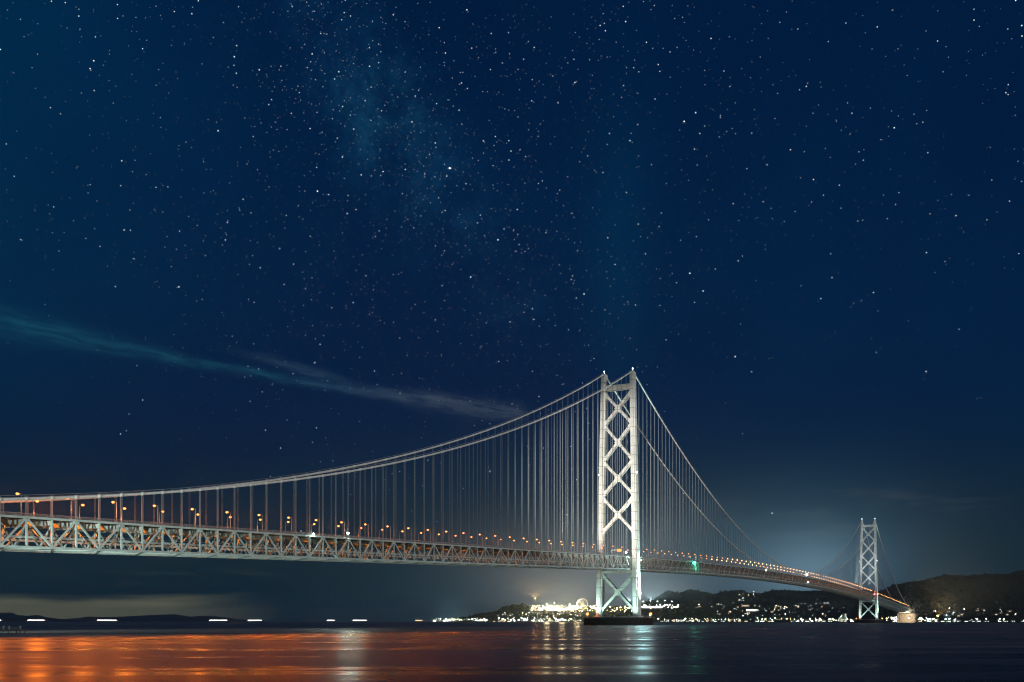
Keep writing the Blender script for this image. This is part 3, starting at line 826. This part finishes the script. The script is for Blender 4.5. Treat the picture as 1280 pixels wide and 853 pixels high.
bld(1056, coast(1056) + 60, 4, 34, 2.6, M['housewall'], M['win_cold'], 'tall pale apartment tower on the waterfront left of the far pier', None, lit=.3)
bld(1051, coast(1051) + 70, 5, 18, 2.6, M['housewall'], M['win_cold'], 'stepped pale apartment block beside the tall waterfront tower', None, lit=.3)
bld(1066, coast(1066) + 50, 8, 10, 2.6, M['housewall'], M['win_white'], 'low pale hall on the waterfront beside the far pier', None, lit=.5)

# ferris wheel
D, z = onhill('s', 728, 762); c0 = at(728, HY, D); zc = 4.5 + (HY - 755) / FPX * D
o = empty('ferris_wheel', (c0.x, c0.y, z), rz=math.atan2(RT.y, RT.x)); tag(o, 'lit ferris wheel standing in the bright service area', 'ferris wheel')
R0, zl = 26, max(zc - z, 20)
b = MB()
for y in (-1.2, 1.2): b.tube([(R0 * math.cos(a * math.pi / 24), y, zl + R0 * math.sin(a * math.pi / 24)) for a in range(49)], .55, 5, False)
b.obj('rim', emit('wheel rim lights', (1, .88, .6), 2.5), o)
b = MB()
for a in range(12): b.bar((0, 0, zl), (R0 * math.cos(a * math.pi / 6), 0, zl + R0 * math.sin(a * math.pi / 6)), .25, .25, (0, 1, 0))
b.obj('spokes', M['whitepost'], o)
for s in (-1, 1):
    b = MB(); b.bar((s * 14, 3, 0), (0, 2, zl), .8, .8, (0, 1, 0)); b.obj('support_leg', M['whitepost'], o)
b = MB()
for a in range(16):
    q = 2 * math.pi * a / 16; xx, zz = (R0 + 1.6) * math.cos(q), zl + (R0 + 1.6) * math.sin(q); b.box(xx - 1, xx + 1, -1, 1, zz - 1.4, zz + .8)
b.obj('cabins', M['shipwhite'], o)

# light masts of the service area
for j, (x, y, m, lab) in enumerate([(669, 748, 'tl_warm', 'tall thin orange lit mast at the left of the service area')] + [(674 + 9.5 * q, 757 - (q % 3) * 1.5, ('tl_warm', 'tl_white', 'tl_white')[q % 3], f'floodlight mast in the service area, {ordinal(q + 1)} from its left end') for q in range(7)] + [(786 + 9 * q, 752 - (q % 2), 'tl_white', f'floodlight mast right of the near tower, {ordinal(q + 1)} from the tower') for q in range(7)]):
    D, z = onhill('s', x, 763); c0 = at(x, HY, D); zt = 4.5 + (HY - y) / FPX * D
    o = empty('light_mast', (c0.x, c0.y, z)); tag(o, lab, 'light mast', None if j == 0 else 'service area light masts')
    hh = max(8, zt - z)
    b = MB(); b.tube([(0, 0, -3), (0, 0, hh)], .5, 6); b.obj('mast', M['mast'], o)
    b = MB(); b.ball((0, 0, hh), 1.6); b.obj('lamp_head', M[m], o, True)
    if j in (2, 4, 6): lamp('lamp_light', 'POINT', (0, 0, hh + 3), 2.3e6, (1, .74, .40), o, size=14)
    elif j in (0, 8, 11): lamp('lamp_light', 'SPOT', (0, 0, hh + 3), 5e6, (1, .42, .12) if j == 0 else (.95, 1, .92), o, -FW + Vector((0, 0, .8)), 1.5, 84, .3)

# the many small lamps of the towns, past counting
tl = MB()
def dot(x, y, D, zmin=None):
    p = at(x, y, D); 
    if zmin is not None: p.z = max(p.z, zmin)
    tl.cur = rnd.choices((0, 1, 2), cur)[0]; tl.ball(p, rnd.choice((.4, .5, .7, 1.0, 1.7)) * amp)
cur = (5, 3, 3); amp = 1.0
def shore_band(x0, x1, n, y0, y1):
    for _ in range(n):
        x = rnd.uniform(x0, x1); dot(x, rnd.uniform(y0, y1), coast(x) + rnd.uniform(5, 140), 4.0)
def slope_band(hk, x0, x1, n, y0, y1):
    for _ in range(n):
        x = rnd.uniform(x0, x1); y = rnd.uniform(y0, y1); D, z = onhill(hk, x, y); dot(x, y - .8, D, z + 4)
amp = 1.3; shore_band(543, 568, 24, 773, 776.5)
amp = .9; shore_band(570, 592, 16, 773, 776); amp = 1.1; shore_band(592, 612, 34, 773, 776.5)
shore_band(622, 735, 110, 772.5, 776.5); shore_band(820, 1068, 120, 773, 776.5)
amp = 1.35; shore_band(1108, 1162, 85, 771.5, 776.5); amp = 1.0
shore_band(1162, 1290, 26, 773.5, 776)
amp = .8; slope_band('s', 625, 735, 60, 766, 772); slope_band('b', 865, 1060, 80, 755, 772); slope_band('b', 900, 945, 14, 738.5, 752); slope_band('r', 1165, 1270, 18, 761, 772)
cur = (0, 3, 4); amp = 1.5; slope_band('s', 664, 750, 230, 758, 765); cur = (0, 1, 6); slope_band('s', 755, 797, 60, 759.5, 766)
cur = (0, 6, 1); slope_band('s', 786, 848, 80, 757, 761.5)
tag(tl.obj('town_lights', [M['tl_cold'], M['tl_white'], M['tl_warm']]), 'countless small white and amber lamps of the distant coastal towns', 'town lights', kind='stuff')
# stronger lamps standing about the far anchorage
for x, y, D, e, colr, m, lab in ((1172, 770, 4010, 1.2e5, (1, .45, .12), 'tl_warm', 'strong orange lamp on the shore right of the far anchorage'), (1122, 772, 3850, 1e5, (.85, 1, .9), 'tl_cold', 'strong white lamp on the shore left of the far anchorage'), (1136, 773, 3780, 1e5, (1, .70, .42), 'tl_white', 'strong warm white lamp at the foot of the far anchorage'), (1182, 774, 3960, 3e4, (.7, .95, 1), 'tl_cold', 'strong bluish lamp on the shore beside the orange glow')):
    p = at(x, y, D); o = empty('shore_lamp', (p.x, p.y, 2.6)); tag(o, lab, 'lamp')
    hh = p.z - 2.6; b = MB(); b.tube([(0, 0, -1), (0, 0, hh)], .25, 6); b.obj('mast', M['mast'], o)
    b = MB(); b.ball((0, 0, hh), 2.4); b.obj('lamp_head', M[m], o, True); 
    lamp('lamp_light', 'SPOT', (0, 0, hh + 3.5), e * 3, colr, o, FW + Vector((0, 0, .45)), 2, 160, .6)
    lamp('lamp_glow', 'SPOT', (0, 0, hh + 3.5), e * (28 if x > 1160 else 16), colr, o, -FW + Vector((0, 0, .75)), 2, 78, .3)
